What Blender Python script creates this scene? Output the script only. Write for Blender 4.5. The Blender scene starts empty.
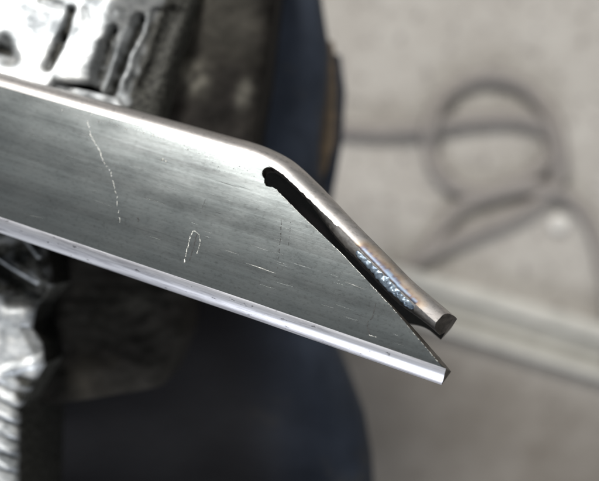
import bpy, bmesh, math, random
from mathutils import Vector, Matrix, noise
random.seed(7)
S = bpy.context.scene
COL = S.collection
# ---------------------------------------------------------------- camera, light, exposure
CAM = Vector((0, 0, 0.60)); FPX = 800.0; CX, CY = 299.5, 240.5
cd = bpy.data.cameras.new('camera'); cam = bpy.data.objects.new('camera', cd); COL.objects.link(cam)
cam.location = CAM
cd.sensor_width = 36; cd.lens = 36 * FPX / 599.0
cd.clip_start = 0.01; cd.clip_end = 50
cd.dof.use_dof = True; cd.dof.focus_distance = 0.198; cd.dof.aperture_fstop = 6.8
S.camera = cam
w = bpy.data.worlds.new('World'); S.world = w; w.use_nodes = True
bg = w.node_tree.nodes['Background']; bg.inputs[0].default_value = (0.80, 0.86, 0.93, 1); bg.inputs[1].default_value = 0.14
S.view_settings.view_transform = 'Standard'; S.view_settings.look = 'None'
S.view_settings.exposure = 0; S.view_settings.gamma = 1
S.cycles.max_bounces = 6

def area(name, loc, target, size, power, color, size_y=None):
    l = bpy.data.lights.new(name, 'AREA'); l.energy = power; l.color = color
    l.shape = 'RECTANGLE'; l.size = size; l.size_y = size_y or size
    o = bpy.data.objects.new(name, l); COL.objects.link(o); o.location = loc
    o.rotation_euler = (Vector(target) - Vector(loc)).to_track_quat('-Z', 'Y').to_euler()
    return o
area('ceiling_light', (-0.52, 1.40, 1.75), (0, 0, 0.3), 0.6, 68, (1.0, 0.97, 0.93), 0.5)
area('doorway_light', (-0.1, -1.5, 0.75), (0, 0, 0.38), 1.1, 29, (0.92, 0.94, 1.0), 0.8)
area('side_light', (1.3, 0.9, 1.5), (0.1, 0, 0.1), 0.8, 12.5, (1.0, 0.96, 0.9), 0.8)

def W(px, py, z):
    """world point at height z seen at photo pixel (px, py)"""
    d = CAM.z - z
    return Vector(((px - CX) / FPX * d, -(py - CY) / FPX * d, z))

# ---------------------------------------------------------------- node helpers
class NT:
    def __init__(s, name):
        s.m = bpy.data.materials.new(name); s.m.use_nodes = True; s.t = s.m.node_tree
        s.b = s.t.nodes['Principled BSDF']; s.tc = s.t.nodes.new('ShaderNodeTexCoord')
    def n(s, kind, **kw):
        nd = s.t.nodes.new(kind)
        for k, v in kw.items():
            setattr(nd, k, v)
        return nd
    def l(s, a, b): s.t.links.new(a, b)
    def mapping(s, scale=(1, 1, 1), rot=(0, 0, 0)):
        m = s.n('ShaderNodeMapping'); s.l(s.tc.outputs['Object'], m.inputs[0])
        m.inputs['Scale'].default_value = scale; m.inputs['Rotation'].default_value = rot
        return m.outputs[0]
    def noise(s, vec, scale, detail=4, rough=0.55):
        nd = s.n('ShaderNodeTexNoise'); s.l(vec, nd.inputs['Vector'])
        nd.inputs['Scale'].default_value = scale; nd.inputs['Detail'].default_value = detail
        nd.inputs['Roughness'].default_value = rough
        return nd.outputs['Fac']
    def ramp(s, fac, stops):
        r = s.n('ShaderNodeValToRGB'); s.l(fac, r.inputs[0])
        els = r.color_ramp.elements
        while len(els) < len(stops): els.new(0.5)
        for e, (p, c) in zip(els, stops):
            e.position = p; e.color = tuple(c) + (1,) if len(c) == 3 else c
        return r.outputs[0]
    def g(s, fac, stops): return s.ramp(fac, [(p, (v, v, v)) for p, v in stops])
    def mix(s, fac, a, b, mode='MIX'):
        m = s.n('ShaderNodeMix', data_type='RGBA', blend_type=mode)
        for sock, v in ((m.inputs[0], fac), (m.inputs[6], a), (m.inputs[7], b)):
            if isinstance(v, (int, float)): sock.default_value = v
            elif isinstance(v, tuple): sock.default_value = v + (1,)
            else: s.l(v, sock)
        return m.outputs[2]
    def attr(s, name):
        a = s.n('ShaderNodeAttribute'); a.attribute_name = name; return a
    def bump(s, h, strength, dist, prev=None):
        b = s.n('ShaderNodeBump'); s.l(h, b.inputs['Height'])
        b.inputs['Strength'].default_value = strength; b.inputs['Distance'].default_value = dist
        if prev is not None: s.l(prev, b.inputs['Normal'])
        return b.outputs[0]
    def set(s, **kw):
        for k, v in kw.items():
            k = {'base': 'Base Color', 'metal': 'Metallic', 'rough': 'Roughness', 'normal': 'Normal', 'aniso': 'Anisotropic'}[k]
            if isinstance(v, (int, float)): s.b.inputs[k].default_value = v
            elif isinstance(v, tuple): s.b.inputs[k].default_value = v + (1,)
            else: s.l(v, s.b.inputs[k])
        return s.m

def mat_concrete():
    t = NT('concrete'); v = t.mapping()
    a = t.noise(v, 5, 5, 0.6); b = t.noise(v, 40, 5, 0.65)
    c1 = t.ramp(a, [(0.3, (0.265, 0.252, 0.23)), (0.7, (0.325, 0.313, 0.29))])
    c2 = t.mix(0.35, c1, t.ramp(b, [(0.3, (0.235, 0.22, 0.198)), (0.7, (0.35, 0.338, 0.315))]))
    m1 = t.noise(v, 17, 4, 0.6)
    c2 = t.mix(t.g(m1, [(0.35, 0.35), (0.55, 0.0)]), c2, (0.215, 0.198, 0.178))
    c2 = t.mix(t.g(t.noise(v, 110, 2, 0.6), [(0.33, 0.7), (0.42, 0.0)]), c2, (0.11, 0.10, 0.095))
    # broad soft shadow painted into the concrete colour, with a ragged outline
    st = t.attr('floor_shade')
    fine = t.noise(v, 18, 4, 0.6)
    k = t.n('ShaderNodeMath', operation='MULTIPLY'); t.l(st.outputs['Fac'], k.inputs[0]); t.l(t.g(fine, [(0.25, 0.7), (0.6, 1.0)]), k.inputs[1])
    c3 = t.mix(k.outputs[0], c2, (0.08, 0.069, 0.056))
    return t.set(base=c3, rough=0.85, normal=t.bump(b, 0.3, 0.002))

def mat_web(name='rolled_steel', base=(0.30, 0.33, 0.33), rough=0.225):
    t = NT(name)
    streak = t.noise(t.mapping((14, 900, 900)), 1.0, 5, 0.65)
    fine = t.noise(t.mapping((900, 1400, 900)), 1.0, 3, 0.7)
    blot = t.noise(t.mapping((70, 130, 130)), 1.0, 5, 0.6)
    band = t.noise(t.mapping((3, 170, 170)), 1.0, 4, 0.6)
    base = tuple(x * 1.05 for x in base)
    c = t.mix(0.6, base, t.ramp(streak, [(0.3, tuple(x * 0.8 for x in base)), (0.7, tuple(min(1, x * 1.2) for x in base))]))
    c = t.mix(t.g(band, [(0.35, 0.5), (0.55, 0.0)]), c, (0.13, 0.135, 0.135))
    c = t.mix(t.g(fine, [(0.30, 0.45), (0.48, 0.0)]), c, (0.10, 0.105, 0.10))
    c = t.mix(t.g(blot, [(0.35, 0.4), (0.6, 0.0)]), c, (0.17, 0.18, 0.18))
    # heat tint painted on the vertices (oxide colours round the weld)
    tint = t.attr('heat_tint')
    tk = t.attr('heat_amount')
    c = t.mix(tk.outputs['Fac'], c, tint.outputs['Vector'])
    r = t.g(blot, [(0.3, rough + 0.04), (0.7, rough - 0.04)])
    nrm = t.bump(streak, 0.13, 0.00006)
    nrm = t.bump(fine, 0.12, 0.00005, nrm)
    return t.set(base=c, metal=0.9, rough=r, normal=nrm)

def mat_bright():
    t = NT('ground_edge_steel')
    streak = t.noise(t.mapping((25, 2500, 2500)), 1.0, 4, 0.7)
    spot = t.noise(t.mapping((500, 900, 900)), 1.0, 4, 0.6)
    c = t.ramp(streak, [(0.3, (0.66, 0.67, 0.71)), (0.65, (0.88, 0.89, 0.94))])
    dull = t.noise(t.mapping((60, 700, 700)), 1.0, 5, 0.7)
    c = t.mix(t.g(dull, [(0.38, 0.6), (0.52, 0.0)]), c, (0.36, 0.36, 0.40))
    c = t.mix(t.g(spot, [(0.30, 0.8), (0.36, 0.0)]), c, (0.12, 0.12, 0.14))
    return t.set(base=c, metal=0.9, rough=0.42, normal=t.bump(streak, 0.35, 0.00008))

def mat_cut():
    t = NT('dark_cut_steel')
    a = t.noise(t.mapping((700, 700, 700)), 1.0, 4, 0.6)
    return t.set(base=t.ramp(a, [(0.3, (0.025, 0.023, 0.02)), (0.7, (0.09, 0.08, 0.07))]), metal=0.6, rough=0.55,
                 normal=t.bump(a, 0.6, 0.0002))

def mat_jaw():
    t = NT('worn_jaw_steel')
    a = t.noise(t.mapping((120, 120, 120)), 1.0, 6, 0.65)
    f = t.noise(t.mapping((600, 600, 600)), 1.0, 4, 0.7)
    c = t.ramp(a, [(0.34, (0.20, 0.22, 0.235)), (0.5, (0.50, 0.53, 0.55)), (0.66, (0.78, 0.80, 0.80))])
    gr = t.attr('grime_shade')
    gm = t.mix(t.g(f, [(0.35, 0), (0.65, 1)]), (0.008, 0.008, 0.007), (0.06, 0.06, 0.053))
    c = t.mix(gr.outputs['Fac'], c, gm)
    nrm = t.bump(a, 0.25, 0.0006); nrm = t.bump(f, 0.8, 0.0003, nrm)
    inv = t.n('ShaderNodeMapRange'); t.l(gr.outputs['Fac'], inv.inputs[0]); inv.inputs[3].default_value = 0.45; inv.inputs[4].default_value = 0.0
    sp = t.n('ShaderNodeMapRange'); t.l(gr.outputs['Fac'], sp.inputs[0]); sp.inputs[3].default_value = 0.5; sp.inputs[4].default_value = 0.1; t.l(sp.outputs[0], t.b.inputs['Specular IOR Level'])
    return t.set(base=c, metal=inv.outputs[0], rough=t.g(a, [(0.3, 0.55), (0.7, 0.42)]), normal=nrm)

def mat_cast():
    t = NT('greasy_cast_iron')
    a = t.noise(t.mapping((90, 90, 90)), 1.0, 5, 0.6)
    f = t.noise(t.mapping((450, 450, 450)), 1.0, 5, 0.7)
    c = t.ramp(a, [(0.3, (0.006, 0.0055, 0.005)), (0.6, (0.016, 0.0145, 0.013)), (0.8, (0.034, 0.031, 0.026))])
    c = t.mix(t.g(t.noise(t.mapping((55, 55, 55)), 1.0, 3, 0.5), [(0.55, 0.0), (0.75, 0.6)]), c, (0.026, 0.024, 0.020))
    wr = t.attr('grime_shade')
    c = t.mix(wr.outputs['Fac'], c, t.mix(f, (0.13, 0.125, 0.105), (0.26, 0.25, 0.21)))
    t.b.inputs['Specular IOR Level'].default_value = 0.06
    return t.set(base=c, metal=0.0, rough=0.75, normal=t.bump(a, 0.25, 0.0008, t.bump(f, 0.3, 0.0003)))

def mat_blue():
    t = NT('dark_blue_paint')
    a = t.noise(t.mapping((60, 60, 60)), 1.0, 5, 0.6)
    c = t.ramp(a, [(0.3, (0.018, 0.023, 0.033)), (0.7, (0.032, 0.040, 0.056))])
    gr = t.attr('grime_shade')
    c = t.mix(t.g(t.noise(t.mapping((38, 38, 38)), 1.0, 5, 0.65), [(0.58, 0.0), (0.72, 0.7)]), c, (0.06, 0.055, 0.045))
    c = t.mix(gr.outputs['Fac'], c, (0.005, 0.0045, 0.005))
    t.b.inputs['Specular IOR Level'].default_value = 0.1
    return t.set(base=c, rough=0.65, normal=t.bump(a, 0.4, 0.001))

def mat_simple(name, c1, c2, scale, rough, metal=0.0, bumpd=0.0005):
    t = NT(name); a = t.noise(t.mapping((scale,) * 3), 1.0, 5, 0.6)
    if rough >= 0.9: t.b.inputs['Specular IOR Level'].default_value = 0.05
    return t.set(base=t.ramp(a, [(0.3, c1), (0.7, c2)]), rough=rough, metal=metal, normal=t.bump(a, 0.5, bumpd))

M = dict(sawn=mat_simple('sawn_steel', (0.26, 0.25, 0.24), (0.50, 0.49, 0.47), 700, 0.45, 0.7, 0.0002),
         scale=mat_simple('inner_flange_shade', (0.003, 0.003, 0.003), (0.007, 0.007, 0.006), 500, 0.9),  # near-black colour stands in for shade on the flange's inner faces
         concrete=mat_concrete(), web=mat_web(), flange=mat_web('rolled_corner_steel', (0.37, 0.352, 0.342), 0.42), bright=mat_bright(), cut=mat_cut(), jaw=mat_jaw(), cast=mat_cast(), blue=mat_blue(),
         rust=mat_simple('rusty_steel', (0.04, 0.03, 0.02), (0.13, 0.09, 0.05), 150, 0.7),
         cable=mat_simple('grey_rubber', (0.165, 0.152, 0.14), (0.195, 0.18, 0.167), 90, 0.85),
         pale=mat_simple('pale_scale_steel', (0.27, 0.265, 0.24), (0.35, 0.345, 0.315), 60, 0.5, 0.2),
         palelip=mat_simple('pale_lip_steel', (0.34, 0.335, 0.305), (0.44, 0.43, 0.395), 60, 0.45, 0.2),
         pebble=mat_simple('white_chip', (0.42, 0.41, 0.385), (0.48, 0.47, 0.445), 200, 0.8),
         bead=mat_simple('blue_weld_metal', (0.07, 0.10, 0.15), (0.30, 0.37, 0.43), 600, 0.42, 0.7, 0.00008),
         chipb=mat_simple('bright_burr', (0.7, 0.72, 0.72), (0.9, 0.9, 0.9), 900, 0.35, 0.7),
         chipd=mat_simple('dark_scratch', (0.02, 0.02, 0.02), (0.05, 0.05, 0.05), 900, 0.7),
         scratch=mat_simple('light_scratch', (0.34, 0.35, 0.33), (0.5, 0.5, 0.47), 900, 0.4, 0.8))

def mesh_obj(name, verts, faces, mats, parent=None, smooth=True, midx=None, sharp=None):
    me = bpy.data.meshes.new(name); me.from_pydata([tuple(v) for v in verts], [], faces)
    for m in (mats if isinstance(mats, (list, tuple)) else [mats]): me.materials.append(m)
    if midx: me.polygons.foreach_set('material_index', midx)
    me.polygons.foreach_set('use_smooth', [smooth] * len(me.polygons))
    if sharp is not None: me.set_sharp_from_angle(angle=math.radians(sharp))
    me.update()
    o = bpy.data.objects.new(name, me); COL.objects.link(o)
    if parent: o.parent = parent
    return o

def fix_normals(o):
    bm = bmesh.new(); bm.from_mesh(o.data); bmesh.ops.recalc_face_normals(bm, faces=bm.faces); bm.to_mesh(o.data); bm.free(); return o

def thing(name, label, cat, loc=(0, 0, 0), group=None):
    o = bpy.data.objects.new(name, None); COL.objects.link(o); o.location = loc; o.empty_display_size = 0.02
    o['label'] = label; o['category'] = cat; o['kind'] = 'thing'
    if group: o['group'] = group
    return o

def tag(o, label, cat, group=None):
    o['label'] = label; o['category'] = cat; o['kind'] = 'thing'
    if group: o['group'] = group
    return o

def catmull(pts, n, closed=False):
    out = []; L = len(pts)
    rng = L if closed else L - 1
    for i in range(rng):
        g = (lambda k: pts[k % L]) if closed else (lambda k: pts[max(0, min(L - 1, k))])
        p0, p1, p2, p3 = (Vector(g(i - 1)), Vector(g(i)), Vector(g(i + 1)), Vector(g(i + 2)))
        for k in range(n):
            t = k / n
            out.append(0.5 * ((2 * p1) + (p2 - p0) * t + (2 * p0 - 5 * p1 + 4 * p2 - p3) * t * t + (3 * p1 - p0 - 3 * p2 + p3) * t ** 3))
    if not closed: out.append(Vector(pts[-1]))
    return out

def lin(pts, n):
    """n+1 evenly spaced points along a polyline"""
    P = [Vector(p) for p in pts]; d = [0]
    for a, b in zip(P, P[1:]): d.append(d[-1] + (b - a).length)
    out = []; j = 0
    for k in range(n + 1):
        s = d[-1] * k / n
        while j < len(P) - 2 and s > d[j + 1]: j += 1
        f = (s - d[j]) / max(1e-12, d[j + 1] - d[j])
        out.append(P[j].lerp(P[j + 1], min(1, f)))
    return out

def sstep(a, b, x):
    t = max(0, min(1, (x - a) / (b - a))); return t * t * (3 - 2 * t)

# ---------------------------------------------------------------- the floor
FZ = 0.0
def floor_shade(x, y):
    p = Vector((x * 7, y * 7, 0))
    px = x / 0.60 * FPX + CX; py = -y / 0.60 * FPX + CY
    # painted shade lies over the lower right, below the steel channel
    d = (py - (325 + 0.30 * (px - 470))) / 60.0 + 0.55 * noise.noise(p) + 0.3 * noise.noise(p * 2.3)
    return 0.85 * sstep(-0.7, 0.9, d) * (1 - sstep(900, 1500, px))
vs, fs, cs = [], [], []
NX = 160
for j in range(NX + 1):
    for i in range(NX + 1):
        a = (i / NX - .5) * 2; b = (j / NX - .5) * 2
        x = 6 * a * abs(a) ** 2 + 0.35 * a; y = 6 * b * abs(b) ** 2 + 0.35 * b
        vs.append((x, y, FZ)); cs.append(floor_shade(x, y))
for j in range(NX):
    for i in range(NX):
        k = j * (NX + 1) + i; fs.append((k, k + 1, k + NX + 2, k + NX + 1))
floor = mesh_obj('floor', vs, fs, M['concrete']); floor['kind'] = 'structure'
at = floor.data.attributes.new('floor_shade', 'FLOAT', 'POINT'); at.data.foreach_set('value', cs)

# ---------------------------------------------------------------- the vise
vise = thing('bench_vise', 'heavy dark blue bench vise with battered bright steel jaws gripping the notched steel angle', 'vise', (-0.06, 0.0, 0.0))
VO = Vector((-0.06, 0, 0))

def patch(name, edges, z, mat, hfun, n=(120, 90), depth=0.03, rnd=(0.004, 0.004, 0.004, 0.004), drop=0.004, gfun=None, parent=vise):
    """Coons patch: edges = bottom, right, top, left polylines in photo pixels at height z; rounded over its rim, with skirts and a base"""
    z0 = z
    bt, rt, tp, lf = [lin([W(x, y, z0) for x, y in e], k) for e, k in zip(edges, (n[0], n[1], n[0], n[1]))]
    # bt: left->right, rt: bottom->top, tp: left->right, lf: bottom->top
    V, G = [], []
    for j in range(n[1] + 1):
        t = j / n[1]
        for i in range(n[0] + 1):
            s = i / n[0]
            p = bt[i] * (1 - t) + tp[i] * t + lf[j] * (1 - s) + rt[j] * s \
                - (bt[0] * (1 - s) * (1 - t) + bt[-1] * s * (1 - t) + tp[0] * (1 - s) * t + tp[-1] * s * t)
            wx = (bt[-1] - bt[0]).length; wy = (rt[-1] - rt[0]).length
            dist = (t * wy, (1 - s) * wx, (1 - t) * wy, s * wx)
            fall = 0
            for dd, r in zip(dist, rnd):
                if dd < r: q = 1 - dd / r; fall += (1 - math.sqrt(max(0, 1 - q * q))) * min(r, drop * 1.0)
            px = (p.x) / (CAM.z - z0) * FPX + CX; py = -(p.y) / (CAM.z - z0) * FPX + CY
            h, g = hfun(px, py)
            V.append(Vector((p.x, p.y, z0 - fall + h)) - VO); G.append(g)
    F = []
    w1 = n[0] + 1
    for j in range(n[1]):
        for i in range(n[0]):
            k = j * w1 + i; F.append((k, k + 1, k + 1 + w1, k + w1))
    rim = [i for i in range(w1)] + [j * w1 + n[0] for j in range(1, n[1] + 1)] + [n[1] * w1 + i for i in range(n[0] - 1, -1, -1)] + [j * w1 for j in range(n[1] - 1, 0, -1)]
    mid = len(V); L = len(rim)
    for k in rim: V.append(Vector((V[k].x, V[k].y, V[k].z - 0.0015))); G.append(1.0 if mat == M['jaw'] else G[k])
    for q in range(L): F.append((rim[q], mid + q, mid + (q + 1) % L, rim[(q + 1) % L]))
    base = len(V)
    for k in rim: V.append(Vector((V[k].x, V[k].y, z0 - depth))); G.append(1.0 if mat in (M['jaw'], M['blue']) else 0.0)  # side faces blackened to stand in for shade
    for q in range(L): F.append((mid + q, base + q, base + (q + 1) % L, mid + (q + 1) % L))
    F.append(tuple(base + q for q in range(L - 1, -1, -1)))
    o = mesh_obj(name, V, F, mat, parent, sharp=60)
    at = o.data.attributes.new('grime_shade', 'FLOAT', 'POINT'); at.data.foreach_set('value', G)  # dirt and wear, plus shade painted on side faces, jaw end and body
    return o

def capsule(px, py, a, b, r):
    ax, ay = a; bx, by = b; dx, dy = bx - ax, by - ay
    t = max(0, min(1, ((px - ax) * dx + (py - ay) * dy) / (dx * dx + dy * dy)))
    d = math.hypot(px - ax - dx * t, py - ay - dy * t)
    return math.exp(-(d / r) ** 3 * 1.1)
def nz(px, py, s, o=0): return noise.noise(Vector((px * s, py * s, o)))

def h_upper(px, py):
    wv = 2.5 * nz(px, py, 0.06, 3)
    x = px + wv
    h = 0.0004 * nz(px, py, 0.03, 1) + 0.00012 * nz(px, py, 0.11, 2)
    g = 0
    for a, b, r, d, gg in (((67, 6), (59, 35), 4.5, 0.0022, 1.0), ((59, 35), (46, 66), 5.0, 0.0022, 1.0),
                           ((108, 26), (92, 92), 5.5, 0.003, 0.95), ((100, 40), (88, 92), 4, 0.0015, 0.7),
                           ((134, 10), (104, 92), 5.0, 0.0035, 0.98), ((2, 42), (8, 58), 9, 0.0015, 0.75), ((-3, 48), (2, 50), 6, 0.002, 1.0),
                           ((38, -4), (56, 2), 5, 0.0006, 0.45), ((80, 5), (84, 18), 4, 0.0004, 0.25),
                           ((150, 0), (122, 85), 4.0, 0.0012, 0.7), ((165, 0), (140, 80), 8.0, 0.002, 0.97)):
        c = capsule(x, py, a, b, r); h -= d * c; g = max(g, gg * min(1, 1.5 * c * (0.8 + 0.5 * nz(px, py, 0.12, 5))))
    h -= 0.00004 * (100 - py) + 0.00002 * (px - 60)
    sl = sstep(86, 150, px + (py - 45) * 0.35)
    h -= 0.007 * sl
    g = max(g, 0.99 * sstep(122, 140, px + (py - 45) * 0.32 + 7 * nz(px, py, 0.08, 9)), 0.7 * sstep(84, 100, px + (py - 45) * 0.35 + 6 * nz(px, py, 0.07, 19)))  # dirt, plus shade painted into the colour towards the right end
    for a, b, r, k in (((122, 22), (98, 84), 2.6, 0.75), ((141, 5), (114, 90), 2.4, 0.7), ((118, 92), (120, 97), 4, 0.9), ((112, 8), (96, 32), 3, 0.6)):
        g *= 1 - k * capsule(x, py, a, b, r) * (0.8 + 0.8 * nz(px, py, 0.15, 55))
    return h, max(0, min(1, g))
patch('jaw', [[(-170, 45), (0, 86), (42, 94), (52, 80), (88, 82), (112, 106), (150, 128)], [(150, 128), (165, 60), (200, -60)], [(-170, -90), (200, -90)], [(-170, 45), (-170, -90)]],
      0.364, M['jaw'], h_upper, n=(300, 170), depth=0.045, rnd=(0.002, 0.008, 0, 0), drop=0.006)

def h_lip(px, py):
    return 0.0005 * nz(px, py, 0.08, 4), max(0, min(1, 0.35 + 0.9 * nz(px, py, 0.07, 8)))
# gripping strip between jaw and the angle
patch('jaw_plate', [[(-150, 60), (40, 96), (125, 118)], [(125, 118), (118, 98)], [(-150, 36), (40, 78), (118, 98)], [(-150, 60), (-150, 36)]],
      0.360, M['jaw'], h_lip, n=(140, 16), depth=0.03, rnd=(0.001, 0.001, 0.001, 0), drop=0.001)

def h_low(px, py):
    h = 0.0009 * nz(px, py, 0.04, 11) + 0.0002 * nz(px, py, 0.14, 12); g = 0.22 + 0.5 * nz(px, py, 0.07, 14) + 0.75 * (1 - sstep(285, 312, py - 0.3 * px))
    # ridges of the serrated face at the bottom left
    if py > 368:
        s = sstep(368, 380, py)
        ph = (py - 0.45 * px) / 17.0 * 2 * math.pi
        h += 0.0008 * s * (1 + 1.5 * nz(px, py, 0.04, 77)) * math.sin(ph) * (1 - 0.4 * sstep(8, 20, px)); g = max(g, s * (0.55 * (0.5 - 0.5 * math.sin(ph)) + 0.75 * sstep(9, 22, px)))
    for a, b, r, d, gg in (((-20, 262), (35, 290), 10, 0.003, 1.0), ((-20, 250), (20, 250), 10, 0.001, 0.75), ((10, 300), (34, 300), 9, 0.002, 0.9), ((24, 330), (36, 352), 4, 0.001, 0.6)):
        c = capsule(px, py, a, b, r); h -= d * c; g = max(g, gg * min(1, 1.4 * c))
    c = capsule(px, py, (-5, 258), (34, 283), 2.2); h += 0.0012 * c; g *= (1 - 0.8 * c)
    c = capsule(px, py, (26, 240), (39, 256), 2.5); g *= (1 - 0.7 * c); h += 0.0008 * c
    c = capsule(px, py, (-5, 375), (38, 361), 5); g *= (1 - c) ; h += 0.001 * c
    return h, max(0, min(1, g))
patch('jaw', [[(-150, 600), (12, 600)], [(12, 600), (15, 470), (18, 410), (42, 366), (38, 345), (29, 330), (33, 305), (52, 285), (42, 240), (30, 215)],
              [(-150, 165), (30, 215)], [(-150, 600), (-150, 165)]], 0.356, M['jaw'], h_low, n=(170, 330), depth=0.05, rnd=(0, 0.0035, 0.001, 0), drop=0.003)

def h_castu(px, py):
    h = 0.0015 * nz(px, py, 0.03, 21) + 0.0004 * nz(px, py, 0.1, 22)
    g = 0
    for (a, b), r, k in (((194, 76), 14, 0.55), ((246, 88), 7, 0.55), ((242, 100), 7, 0.5), ((150, 50), 12, 0.3), ((205, 0), 10, 0.3)):
        g = max(g, k * math.exp(-((px - a) ** 2 + ((py - b) * 0.8) ** 2) / r ** 2))
    g = g * (0.75 + 0.9 * nz(px, py, 0.09, 23))
    g = max(g, 0.13 * (1 - sstep(20, 75, py)) * (1 - sstep(240, 275, px))); g *= 1 - 0.5 * sstep(85, 120, py)
    return h, max(0, min(1, g))
patch('jaw_casting', [[(60, 160), (255, 190)], [(255, 190), (258, 120), (268, 60), (285, -90)], [(60, -120), (285, -120)], [(60, 160), (60, -120)]],
      0.340, M['cast'], h_castu, n=(160, 150), depth=0.05, rnd=(0.003, 0.008, 0, 0.0), drop=0.006)
def h_castl(px, py):
    h = 0.002 * nz(px, py, 0.02, 31) + 0.0004 * nz(px, py, 0.08, 32)
    g = 0.20 * math.exp(-((px - 190) ** 2 + (py - 405) ** 2) / 15 ** 2) + 0.22 * math.exp(-((px - 137) ** 2 / 200 + (py - 305) ** 2 / 60))
    g += 0.06 + 0.05 * nz(px, py, 0.03, 36)
    return h, max(0, min(1, g))
patch('jaw_casting', [[(-160, 405), (60, 403), (160, 388)], [(160, 388), (180, 340), (190, 225)], [(-160, 100), (190, 225)], [(-160, 405), (-160, 100)]],
      0.335, M['cast'], h_castl, n=(170, 170), depth=0.05, rnd=(0, 0.010, 0, 0.0), drop=0.008)

def h_blue(px, py):
    h = 0.0015 * nz(px, py, 0.012, 41)
    h -= 0.012 * sstep(330, 520, py) * (1 - sstep(270, 340, px))
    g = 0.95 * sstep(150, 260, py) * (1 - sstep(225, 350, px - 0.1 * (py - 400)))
    g = max(g, sstep(165, 195, py) * (1 - sstep(262, 300, py)))  # painted shade blackens the body behind the slot
    g *= 1 - 0.5 * math.exp(-((px - 322) ** 2 + (py - 345) ** 2) / 30 ** 2)  # painted highlight: dark tone eased off in a round spot
    return h, max(0, min(1, g))
patch('body', [[(-200, 760), (372, 760)],
               [(372, 760), (379, 520), (376, 465), (368, 420), (352, 378), (338, 345), (334, 290), (340, 235), (330, 198), (320, 165), (322, 130), (328, 90), (331, 40), (325, 0), (316, -60), (290, -160)],
               [(-200, -260), (270, -260)], [(-200, 760), (-200, -260)]],
      0.290, M['blue'], h_blue, n=(120, 260), depth=0.09, rnd=(0.01, 0.016, 0.01, 0.01), drop=0.016)
# rusty turning plate with a dark rim just below the body
flat = lambda px, py: (0.0006 * nz(px, py, 0.06, 51), 0)
patch('swivel_plate', [[(200, 180), (322, 180)], [(322, 180), (328, 165), (336, 140), (337, 90), (334, 40)], [(200, 40), (334, 40)], [(200, 180), (200, 40)]],
      0.268, M['rust'], flat, n=(40, 60), depth=0.010, rnd=(0.002,) * 4, drop=0.002)
patch('swivel_rim', [[(200, 250), (326, 250)], [(326, 250), (334, 190), (343, 140), (346, 90), (341, 52)], [(200, 48), (341, 48)], [(200, 250), (200, 48)]],
      0.260, M['blue'], flat, n=(40, 60), depth=0.03, rnd=(0.003,) * 4, drop=0.003)
# pedestal down to the floor
def cylinder(name, c, r0, r1, z0, z1, mat, parent, org, n=48, bev=0.004):
    V, F = [], []
    prof = [(r0, z0), (r0, z0 + 0.012), (r0 - bev, z0 + 0.012 + bev), (r1, z0 + 0.05), (r1, z1 - bev), (r1 - bev, z1)]
    for (r, z) in prof:
        for k in range(n):
            a = 2 * math.pi * k / n; V.append(Vector((c[0] + r * math.cos(a), c[1] + r * math.sin(a), z)) - org)
    for q in range(len(prof) - 1):
        for k in range(n):
            F.append((q * n + k, q * n + (k + 1) % n, (q + 1) * n + (k + 1) % n, (q + 1) * n + k))
    F.append(tuple(range(n - 1, -1, -1))); F.append(tuple((len(prof) - 1) * n + k for k in range(n)))
    return mesh_obj(name, V, F, mat, parent, sharp=40)
cylinder('pedestal', (-0.085, -0.02), 0.085, 0.05, 0.0, 0.245, M['cast'], vise, VO)

# ---------------------------------------------------------------- the notched steel angle (local frame: u along, v across, w towards the viewer)
A = Vector((3836, -1194, 800)).normalized()
B0 = Vector((1194, 3836, 0)).normalized()
ROLL = math.radians(-9.0)
N0 = A.cross(B0).normalized()
Bv = (B0 * math.cos(ROLL) + N0 * math.sin(ROLL)).normalized()
Nv = A.cross(Bv).normalized()
ORG = W(300, 250, 0.400)
R3 = Matrix((A, Bv, Nv)).transposed().to_4x4()
angle = thing('steel_angle', 'grey steel angle clamped in the vise, its flange notched and folded down', 'steel angle', ORG)
angle.matrix_world = Matrix.Translation(ORG) @ R3
def UV(px, py, wz=0.0):
    d = Vector(((px - CX) / FPX, -(py - CY) / FPX, -1.0))
    # plane: (P-ORG).Nv = wz
    t = ((ORG - CAM).dot(Nv) + wz) / d.dot(Nv)
    P = CAM + d * t - ORG
    return Vector((P.dot(A), P.dot(Bv)))
RAD = 0.0050      # outer corner radius
TH = 0.0042       # leg thickness
# silhouette of the rolled corner, traced on the plane w = -RAD*0.8
sil_px = [(-240, 5), (0, 72), (100, 100), (180, 122), (230, 136), (252, 142), (270, 148.5), (288, 157.5), (302, 168), (320, 185), (341, 205), (362, 225.5), (390, 253.5), (412, 276), (430, 292.5), (449, 309)]
sil = [UV(x, y, -RAD * 0.8) for x, y in sil_px]
sil = catmull([(p.x, p.y, 0) for p in sil], 22)
sil = [Vector((p.x, p.y)) for p in sil]
def normals2(P):
    out = []
    for i in range(len(P)):
        a = P[max(0, i - 1)]; b = P[min(len(P) - 1, i + 1)]; d = (b - a).normalized(); out.append(Vector((-d.y, d.x)))
    # smooth
    for _ in range(6):
        out = [((out[max(0, i - 1)] + out[i] * 2 + out[min(len(P) - 1, i + 1)]).normalized()) for i in range(len(P))]
    return out
NS = normals2(sil)
J = [p - n * RAD for p, n in zip(sil, NS)]          # line where the flat web turns into the corner
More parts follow.
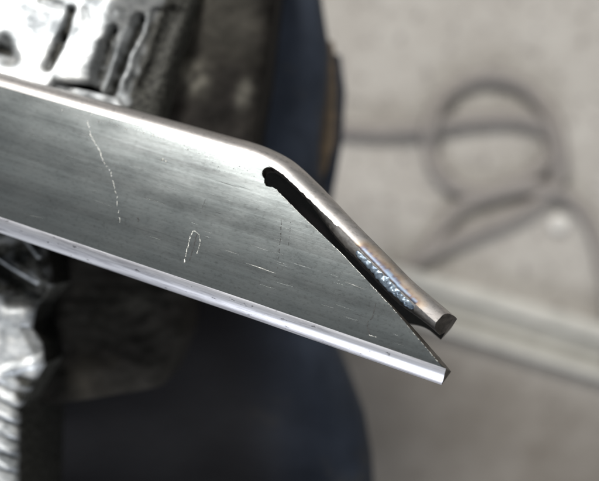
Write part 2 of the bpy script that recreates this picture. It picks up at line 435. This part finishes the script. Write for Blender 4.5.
# bead / heat distance helper
bead_px = [(360, 247), (372, 259), (380, 270), (389, 280), (400, 290), (410, 299), (419, 307)]
bead_uv = [UV(x, y) for x, y in bead_px]
def seg_dist(p, pts):
    best = 9
    for a, b in zip(pts, pts[1:]):
        ab = b - a; t = max(0, min(1, (p - a).dot(ab) / ab.length_squared)); best = min(best, (p - a - ab * t).length)
    return best
heat_pts = [UV(x, y) for x, y in [(363, 249), (377, 261.5), (390, 276), (402, 289), (415, 302)]]
hot_row = []
# sweep the flange
FD = 0.038        # flange depth
arcN = 12
u_slot = UV(277, 172).x
V, F, heat, mi = [], [], [], []
SEG = len(sil)
def cutlip(u, p):
    """depth of the sawn lip left on the folded strip, growing away from the notch"""
    q = sstep(UV(300, 190).x, UV(352, 240).x, p.x)
    return q
rows = []
for i in range(SEG):
    p, n_ = sil[i], NS[i]; j = J[i]
    prof = []
    strip = sstep(u_slot - 0.001, u_slot + 0.002, j.x)
    lip = cutlip(0, j) * (1 - 0.45 * sstep(UV(410, 280).x, UV(449, 309).x, p.x))
    jag = 0.00022 * noise.noise(Vector((j.x * 900, 3, 0))) * strip
    # sawn face of the strip: goes back and down from the front edge
    prof.append((jag - 0.0022 * lip - 0.0001, -TH * (1.0)))
    prof.append((jag - 0.0019 * lip, -0.0016))
    prof.append((jag + 0.0, 0.0))
    for k in range(1, arcN + 1):
        a = math.pi / 2 * k / arcN
        prof.append((RAD * math.sin(a), -RAD + RAD * math.cos(a)))
    for q in (0.25, 0.5, 0.75, 1.0):
        prof.append((RAD, -RAD - (FD - RAD) * q))
    prof.append((RAD - TH, -FD))
    prof.append((RAD - TH, -TH - 0.003))
    rows.append(len(prof))
    tg = Vector((n_.y, -n_.x))
    short = 1 - 0.6 * sstep(UV(405, 270).x, UV(449, 309).x, p.x)
    for k, (o, wz) in enumerate(prof):
        if wz < -RAD - 0.001: wz = -RAD - (-wz - RAD) * short
        if wz < -0.002 and k > 3: o -= 0.0060 * lip * (-wz / FD)
        q = j + n_ * o
        if i == SEG - 1: q = q + tg * (0.0030 * min(1.0, max(0.0, -wz - 0.0008) / 0.004))
        V.append(Vector((q.x, q.y, wz)))
        d = seg_dist(q, heat_pts) * 1000  # mm
        along = 1
        if 2 <= k <= arcN + 2 and lip > 0.2:
            wob = 0.9 * noise.noise(Vector((q.x * 420, q.y * 420, 1))) + 0.4 * noise.noise(Vector((q.x * 1300, q.y * 1300, 4)))
            dd = d + wob
            # from the bead outwards: blue, purple-brown, straw, bare
            stops = ((0.0, (0.17, 0.24, 0.33), 0.85), (0.3, (0.14, 0.18, 0.27), 0.85), (0.5, (0.08, 0.07, 0.10), 0.85), (0.85, (0.20, 0.13, 0.08), 0.75), (1.5, (0.34, 0.26, 0.18), 0.6), (3.2, (0.50, 0.42, 0.34), 0.0), (99, (0.5, 0.42, 0.34), 0.0))
            for (d0, c0, a0), (d1, c1, a1) in zip(stops, stops[1:]):
                if max(0, dd) <= d1:
                    f_ = (max(0, dd) - d0) / (d1 - d0); c = tuple(x + (y - x) * f_ for x, y in zip(c0, c1)); al = a0 + (a1 - a0) * f_; break
            if True: pass
            elif dd < 0.45: c, al = (0.32, 0.46, 0.62), 0.95
            elif dd < 0.62: c, al = (0.22, 0.24, 0.40), 0.8
            elif dd < 0.9: c, al = (0.42, 0.29, 0.17), 0.8
            elif dd < 2.2: c, al = (0.60, 0.47, 0.32), 0.55 * (1 - (dd - 0.9) / 1.4)
            else: c, al = (0.4, 0.33, 0.25), 0.12 * max(0, 1 - (dd - 2.6) / 3)
            heat.append((c[0], c[1], c[2], max(0, al)))
        else:
            heat.append((0.4, 0.33, 0.25, 0.0))
PN = rows[0]
for i in range(SEG - 1):
    for k in range(PN):
        k2 = (k + 1) % PN
        if k == PN - 1: pass
        F.append((i * PN + k, i * PN + k2, (i + 1) * PN + k2, (i + 1) * PN + k)); mi.append(2 if k >= arcN + 6 else (1 if k < 2 else 0))
F.append(tuple(range(PN - 1, -1, -1))); mi.append(1)
F.append(tuple((SEG - 1) * PN + k for k in range(PN))); mi.append(3)
flange = mesh_obj('folded_flange', V, F, [M['flange'], M['sawn'], M['scale'], M['cut']], angle, midx=mi, sharp=50)  # M['scale'] is the near-black colour standing in for shade on the inner faces
flange['label'] = 'upper flange with rounded corner, bent down past the notch and heat tinted at its free end'
a_ = flange.data.attributes.new('heat_tint', 'FLOAT_VECTOR', 'POINT'); a_.data.foreach_set('vector', [x for c in heat for x in c[:3]])
a_ = flange.data.attributes.new('heat_amount', 'FLOAT', 'POINT'); a_.data.foreach_set('value', [c[3] for c in heat])
fix_normals(flange)

# web plate: front outline
def J_at(px_lim):
    u = UV(px_lim, 160).x
    return [p for p in J if p.x <= u]
Jl = J_at(268)
hole_px = []
hc = (268.5, 173.5)
for dg in range(62, 235, 13):
    a = math.radians(dg); hole_px.append((hc[0] + 6.6 * math.cos(a), hc[1] - 6.6 * math.sin(a)))
hole_px += [(264.2, 179.3), (264.0, 182.5), (266.0, 186.0), (269.5, 187.0), (272.5, 187.2)]
slot_px = lin([(275.5, 189, 0), (300, 213.6, 0), (342, 253.5, 0), (392, 307, 0), (441.5, 366, 0)], 60)
slot_px = [(p.x + 0.45 * noise.noise(Vector((i * 0.9, 0, 0))), p.y + 0.45 * noise.noise(Vector((i * 0.9, 5, 0)))) for i, p in enumerate(slot_px)]
slot_px[-1] = (442.5, 367.5)
toe_px = lin([(446.0, 368.6, 0), (250, 301, 0), (0, 217, 0), (-240, 137.5, 0)], 60)
front = [(p.x, p.y) for p in Jl] + [tuple(UV(*q)) for q in hole_px] + [tuple(UV(*q)) for q in slot_px] + [tuple(UV(p.x, p.y)) for p in toe_px]
nJ, nH, nS, nT = len(Jl), len(hole_px), len(slot_px), len(toe_px)
kinds = ['J'] * nJ + ['H'] * nH + ['S'] * nS + ['T'] * nT
ax2 = Vector((1, 0))
def inset(w_, toe_off, slot_off, Joff):
    out = []; u0, u1 = UV(275, 189).x, UV(443, 367).x
    for i, ((x, y), k) in enumerate(zip(front, kinds)):
        g = slot_off[0] * sstep(u0, u1, x) ** 2
        if k == 'T': out.append(Vector((x + (0.1 * g if i == nJ + nH + nS else 0), y + toe_off, w_)))
        elif k == 'S': out.append(Vector((x + g, y, w_)))
        elif k == 'H': out.append(Vector((x, y, w_)))
        else: out.append(Vector((x, y, w_)))
    return out
# rounded shoulder, ground toe face in two slightly different facets, then the back
tb = 0.0040
L = [inset(0, 0, (0, 0), 0)]
for q in range(1, 9):
    a = math.radians(90) * q / 8
    L.append(inset(-0.0040 * (1 - math.cos(a)) * 0.95 - 0.00006 * q, -0.0038 * math.sin(a), (0.0023 * (q / 8) ** 1.2, 0), 0))
L.append(inset(-0.0048, -0.0038, (0.0023, 0), 0))
nF = len(front)
V = [p for l in L for p in l]; F = [tuple(range(nF - 1, -1, -1))]; mi = [0]
for q in range(len(L) - 1):
    for k in range(nF):
        k2 = (k + 1) % nF
        F.append((q * nF + k, q * nF + k2, (q + 1) * nF + k2, (q + 1) * nF + k))
        kk = kinds[k] + kinds[k2]
        mi.append(1 if (kk == 'TT' and q <= 7) else 2)
F.append(tuple((len(L) - 1) * nF + k for k in range(nF))); mi.append(2)
web = mesh_obj('web', V, F, [M['web'], M['bright'], M['cut']], angle, midx=mi, sharp=25)
web['label'] = 'flat grey web ending in a long sloping saw cut with a bright ground lower edge'
fix_normals(web)
bm = bmesh.new(); bm.from_mesh(web.data); bmesh.ops.triangulate(bm, faces=[f for f in bm.faces if len(f.verts) > 4]); bm.to_mesh(web.data); bm.free()

# weld bead: lumpy overlapping ripples along the lower edge of the folded strip
def blob(V, F, c, r, seed, n1=8, n2=6, rough=0.3, ax=(1, 1, 1), rot=0.0):
    b = len(V); ca, sa = math.cos(rot), math.sin(rot)
    for i in range(n2 + 1):
        th = math.pi * i / n2
        for k in range(n1):
            ph = 2 * math.pi * k / n1
            d = Vector((math.sin(th) * math.cos(ph), math.sin(th) * math.sin(ph), math.cos(th)))
            rr = r * (1 + rough * noise.noise(d * 1.7 + Vector((seed * 3.1, 0, 0))))
            x, y, z = d.x * rr * ax[0], d.y * rr * ax[1], d.z * rr * ax[2]
            V.append(Vector((c[0] + x * ca - y * sa, c[1] + x * sa + y * ca, c[2] + z)))
    for i in range(n2):
        for k in range(n1):
            F.append((b + i * n1 + k, b + (i + 1) * n1 + k, b + (i + 1) * n1 + (k + 1) % n1, b + i * n1 + (k + 1) % n1))
V, F = [], []
bl = lin([(x, y, 0) for x, y in [(363, 251), (373, 261), (383, 271), (392, 280), (403, 291), (415, 303)]], 60)
for i, p in enumerate(bl):
    wob = (1.6 * noise.noise(Vector((i * 0.5, 0, 0))), 1.6 * noise.noise(Vector((i * 0.5, 7, 0))))
    q = UV(p.x + wob[0] - 3.4, p.y + wob[1] + 1.8)
    r = (0.0007 + 0.00035 * math.exp(-((i - 36) / 13.0) ** 2)) * (1 + 0.5 * noise.noise(Vector((i * 0.45, 9, 0))))
    blob(V, F, (q.x, q.y, -0.0009), r, i, 10, 8, 0.35, (1.5, 1.5, 0.7), -0.8)
for i in range(16):
    t = random.random(); p = Vector((386, 277, 0)).lerp(Vector((411, 301, 0)), t)
    q = UV(p.x + random.uniform(-4, 2), p.y + random.uniform(-2, 4))
    blob(V, F, (q.x - 0.0003, q.y - 0.0003, -0.0007 + random.uniform(-.0003, .0003)), random.uniform(0.0004, 0.0007), i + 50, 8, 6, 0.5)
bead = mesh_obj('weld_bead', V, F, M['bead'], angle)
rm = bead.modifiers.new('fuse', 'REMESH'); rm.mode = 'VOXEL'; rm.voxel_size = 0.00014; rm.use_smooth_shade = True
sm = bead.modifiers.new('soften', 'SMOOTH'); sm.iterations = 12; sm.factor = 0.5
bead['label'] = 'lumpy blue weld bead on the lower edge of the folded strip'

# marks on the web, each row of burrs or scratch lines raised a hair from the surface
def rnd(a, b): return random.uniform(a, b)
def burrs(path, n, rmin, rmax, mat, label, jit=0.8, flatz=0.4):
    V, F = [], []
    pts = lin([(x, y, 0) for x, y in path], n)
    for i, p in enumerate(pts):
        if random.random() < 0.25: continue
        q = UV(p.x + rnd(-jit, jit), p.y + rnd(-jit, jit))
        r = rnd(rmin, rmax) / 4000.0
        blob(V, F, (q.x, q.y, 0.00001), r, i, 7, 5, 0.6, (rnd(0.7, 1.3), rnd(0.8, 1.5), flatz), rnd(0, 3))
    o = mesh_obj('burr_row', V, F, mat, angle); o['label'] = label; return o
def line_mark(path, n, wmin, wmax, gap, mat, label, jit=0.6, name='scratch_mark'):
    # a scored line: a thin ragged ridge of metal with breaks in it
    V, F = [], []
    P = [UV(p.x + rnd(-jit, jit), p.y + rnd(-jit, jit)) for p in lin([(x, y, 0) for x, y in path], n)]
    wd = [rnd(wmin, wmax) / 8000.0 for _ in P]
    on = True
    for i in range(len(P) - 1):
        if random.random() < gap: on = not on
        if not on:
            if random.random() < 0.5: on = True
            continue
        a, b = P[i], P[i + 1]; d = b - a
        if d.length < 1e-7: continue
        nn = Vector((-d.y, d.x)).normalized(); k = len(V)
        V += [Vector((*(a - nn * wd[i]), 0.00002)), Vector((*a, 0.00002 + wd[i] * 0.7)), Vector((*(a + nn * wd[i]), 0.00002)),
              Vector((*(b - nn * wd[i + 1]), 0.00002)), Vector((*b, 0.00002 + wd[i + 1] * 0.7)), Vector((*(b + nn * wd[i + 1]), 0.00002))]
        F += [(k, k + 1, k + 4, k + 3), (k + 1, k + 2, k + 5, k + 4)]
    o = mesh_obj(name, V, F, mat, angle); fix_normals(o); o['label'] = label; return o
CB, CDK, SC = M['chipb'], M['chipd'], M['scratch']
pth = [(88, 122), (91, 136), (99, 150), (104, 162), (111, 172), (114, 186), (117, 196), (118, 210), (120, 222)]
line_mark(pth, 60, 0.1, 0.8, 0.22, SC, 'curved broken scratch near the clamped end', 0.7)
burrs(pth, 18, 0.2, 0.6, CB, 'bright burrs on the curved scratch', 0.8)
line_mark([(194, 231), (190, 236), (188, 246), (186, 254), (184, 263)], 30, 0.2, 1.5, 0.12, SC, 'short bright gouge', 0.45)
line_mark([(194, 231), (199, 234), (200, 243), (197, 254)], 24, 0.2, 1.0, 0.15, SC, 'short bright gouge beside another', 0.4)
line_mark([(197, 234), (194, 246), (189, 262)], 16, 0.7, 1.4, 0.2, CDK, 'dark line inside the gouge', 0.4)
burrs([(56, 107), (70, 111), (95, 119), (128, 127), (160, 139), (190, 148), (225, 160)], 46, 0.2, 0.8, SC, 'bright specks along the rolled corner', 3.0)
burrs([(162, 160), (166, 163)], 4, 0.8, 1.3, SC, 'small bright dent', 1)
burrs([(138, 218), (139, 221)], 3, 0.7, 1.0, CDK, 'small dark pit')
line_mark([(281, 218), (281, 232), (280, 243), (279, 256), (277, 272)], 34, 0.4, 1.2, 0.45, CDK, 'broken dark scribed line', 0.45)
line_mark([(291, 220), (288, 250)], 20, 0.2, 0.6, 0.6, CDK, 'faint dark line', 0.3)
line_mark([(206, 198), (200, 213)], 10, 0.2, 0.6, 0.3, CDK, 'short dark nick', 0.3)
line_mark([(376, 303), (374, 312), (372, 318), (367, 323), (368, 330), (370, 335)], 28, 0.5, 1.1, 0.12, CDK, 'dark squiggle near the cut', 0.4)
line_mark([(369, 335), (376, 337)], 6, 0.3, 0.7, 0.2, SC, 'short bright scratch', 0.3)
burrs([(205, 175), (215, 165), (240, 172), (255, 172)], 30, 0.15, 0.4, CDK, 'dark speckles near the drilled hole', 5)
line_mark([(276, 189.6), (300, 214.2), (342, 254.1), (392, 307.6), (440, 364)], 150, 0.2, 0.8, 0.35, SC, 'ragged bright burr along the saw cut', 0.35, 'saw_burr')
line_mark([(430, 362), (404, 354), (380, 344)], 30, 0.2, 0.7, 0.5, CDK, 'dark grimy line above the ground edge', 0.4)

def scratches(lines, mat, name='scratch'):
    V, F = [], []
    for (x0, y0, x1, y1, wd) in lines:
        a, b = UV(x0, y0), UV(x1, y1); d = (b - a); nn = Vector((-d.y, d.x)).normalized() * (wd / 8000.0)
        k = len(V); mid = (a + b) / 2
        z = 0.00002
        V += [Vector((a.x, a.y, z)), Vector((mid.x + nn.x, mid.y + nn.y, z)), Vector((b.x, b.y, z)), Vector((mid.x - nn.x, mid.y - nn.y, z)), Vector((mid.x, mid.y, z + 0.00006))]
        F += [(k, k + 4, k + 1), (k + 1, k + 4, k + 2), (k + 2, k + 4, k + 3), (k + 3, k + 4, k)]
    o = mesh_obj(name, V, F, mat, angle, smooth=False); fix_normals(o); return o
ls = [(246, 263, 277, 274, 1.0), (222, 249, 240, 255, 0.6), (343, 281, 366, 290, 0.8), (200, 230, 214, 234, 0.5), (248, 244, 275, 253, 0.5), (290, 262, 312, 269, 0.5)]
for _ in range(34):
    u = rnd(20, 400); t = rnd(0.12, 0.93)
    yt = 92 + 0.29 * u; yb = 215 + 0.331 * u
    if u > 270: yt = 189 + (u - 275) * 1.07 + 4
    y = yt + (yb - yt) * t; ln = rnd(4, 26)
    if u + ln > 420 or (u + ln > 268 and y < 189 + (u + ln - 275) * 1.07 + 6): continue
    ls.append((u, y, u + ln, y + ln * (0.31 + rnd(-0.05, 0.05)), rnd(0.15, 0.4)))
s_ = scratches(ls, M['scratch']); s_['label'] = 'fine light scratches along the length'
ls = []
for _ in range(16):
    u = rnd(0, 380); t = rnd(0.1, 0.95); yt = 92 + 0.29 * u; yb = 215 + 0.331 * u
    if u > 270: yt = 189 + (u - 275) * 1.07 + 4
    y = yt + (yb - yt) * t; ln = rnd(5, 40)
    if u + ln > 420 or (u + ln > 268 and y < 189 + (u + ln - 275) * 1.07 + 6): continue
    ls.append((u, y, u + ln, y + ln * (0.31 + rnd(-0.03, 0.03)), rnd(0.2, 0.5)))
s_ = scratches(ls, M['chipd']); s_['label'] = 'fine dark scratches along the length'

# ---------------------------------------------------------------- things on the floor
def tube(name, path, r, mat, n=14):
    P = catmull(path, 12); V, F = [], []
    for i, p in enumerate(P):
        d = (P[min(i + 1, len(P) - 1)] - P[max(i - 1, 0)]).normalized()
        s = d.cross(Vector((0, 0, 1))).normalized(); up = s.cross(d)
        for k in range(n):
            a = 2 * math.pi * k / n; V.append(p + (s * math.cos(a) + up * math.sin(a)) * r)
    for i in range(len(P) - 1):
        for k in range(n): F.append((i * n + k, i * n + (k + 1) % n, (i + 1) * n + (k + 1) % n, (i + 1) * n + k))
    F.append(tuple(range(n - 1, -1, -1))); F.append(tuple((len(P) - 1) * n + k for k in range(n)))
    return mesh_obj(name, V, F, mat)
CR = 0.0056
def cp(pts, z): return [W(p[0], p[1], CR if len(p) < 3 else p[2]) for p in pts]
hi = CR * 2.5
hose = tube('cable', cp([(250, 110), (300, 122), (345, 129), (385, 131), (425, 127, CR * 1.2), (455, 122, CR), (500, 118), (532, 121), (550, 134), (551, 153, CR), (536, 171), (512, 185), (484, 193), (455, 187), (436, 168), (429, 146), (430, 128, hi), (438, 104, CR * 2),
                          (458, 85), (486, 76), (514, 81), (538, 98), (554, 122, hi), (560, 150, hi), (558, 176, CR * 1.5), (545, 196), (522, 212), (490, 226), (455, 240), (420, 258), (385, 275)], CR), CR, M['cable'])
tag(hose, 'grey cable looped in a ring on the concrete floor', 'cable')
h2 = tube('cable', cp([(385, 292), (404, 276), (421, 257), (440, 229), (462, 206), (492, 195), (524, 188, CR), (548, 189, CR * 1.6), (570, 199), (588, 219), (600, 252), (607, 290), (610, 330), (612, 380)], CR), CR * 0.9, M['cable'])
tag(h2, 'second grey cable curving off past the ring to the right edge', 'cable')

V, F = [], []
c = W(558, 223, 0.0)
blob(V, F, (c.x, c.y, 0.003), 0.0072, 3, 16, 10, 0.25, (1, 1, 0.25))
peb = mesh_obj('white_chip', V, F, M['pebble']); tag(peb, 'small round white chip on the floor beside the cable ring', 'chip')

# steel channel lying on the floor, right of the notched angle
ch = thing('steel_channel', 'pale steel channel lying on the floor, blurred behind the folded strip', 'steel channel', tuple(W(600, 346, 0)))
CO = W(600, 346, 0)
def bar(name, a0, a1, b0, b1, z0, z1, mat):
    """prism: quad in px (left-top, right-top, right-bottom, left-bottom) from z0 to z1"""
    q = [a0, a1, b1, b0]; V = [W(x, y, 0.012) for x, y in q]
    V = [Vector((p.x, p.y, z0)) - CO for p in V] + [Vector((p.x, p.y, z1)) - CO for p in V]
    F = [(0, 1, 2, 3), (4, 5, 6, 7), (0, 1, 5, 4), (1, 2, 6, 5), (2, 3, 7, 6), (3, 0, 4, 7)]
    o = mesh_obj(name, V, F, mat, ch, smooth=False); fix_normals(o)
    b = o.modifiers.new('bevel', 'BEVEL'); b.width = 0.0015; b.segments = 3
    return o
bar('web', (385, 264), (760, 382), (385, 312), (760, 424), 0.001, 0.006, M['pale'])
bar('flange', (385, 262), (760, 368), (385, 275), (760, 390), 0.0005, 0.013, M['palelip'])
bar('flange', (385, 306), (760, 419), (385, 314), (760, 428), 0.0005, 0.013, M['palelip'])
print('built', len(bpy.data.objects))
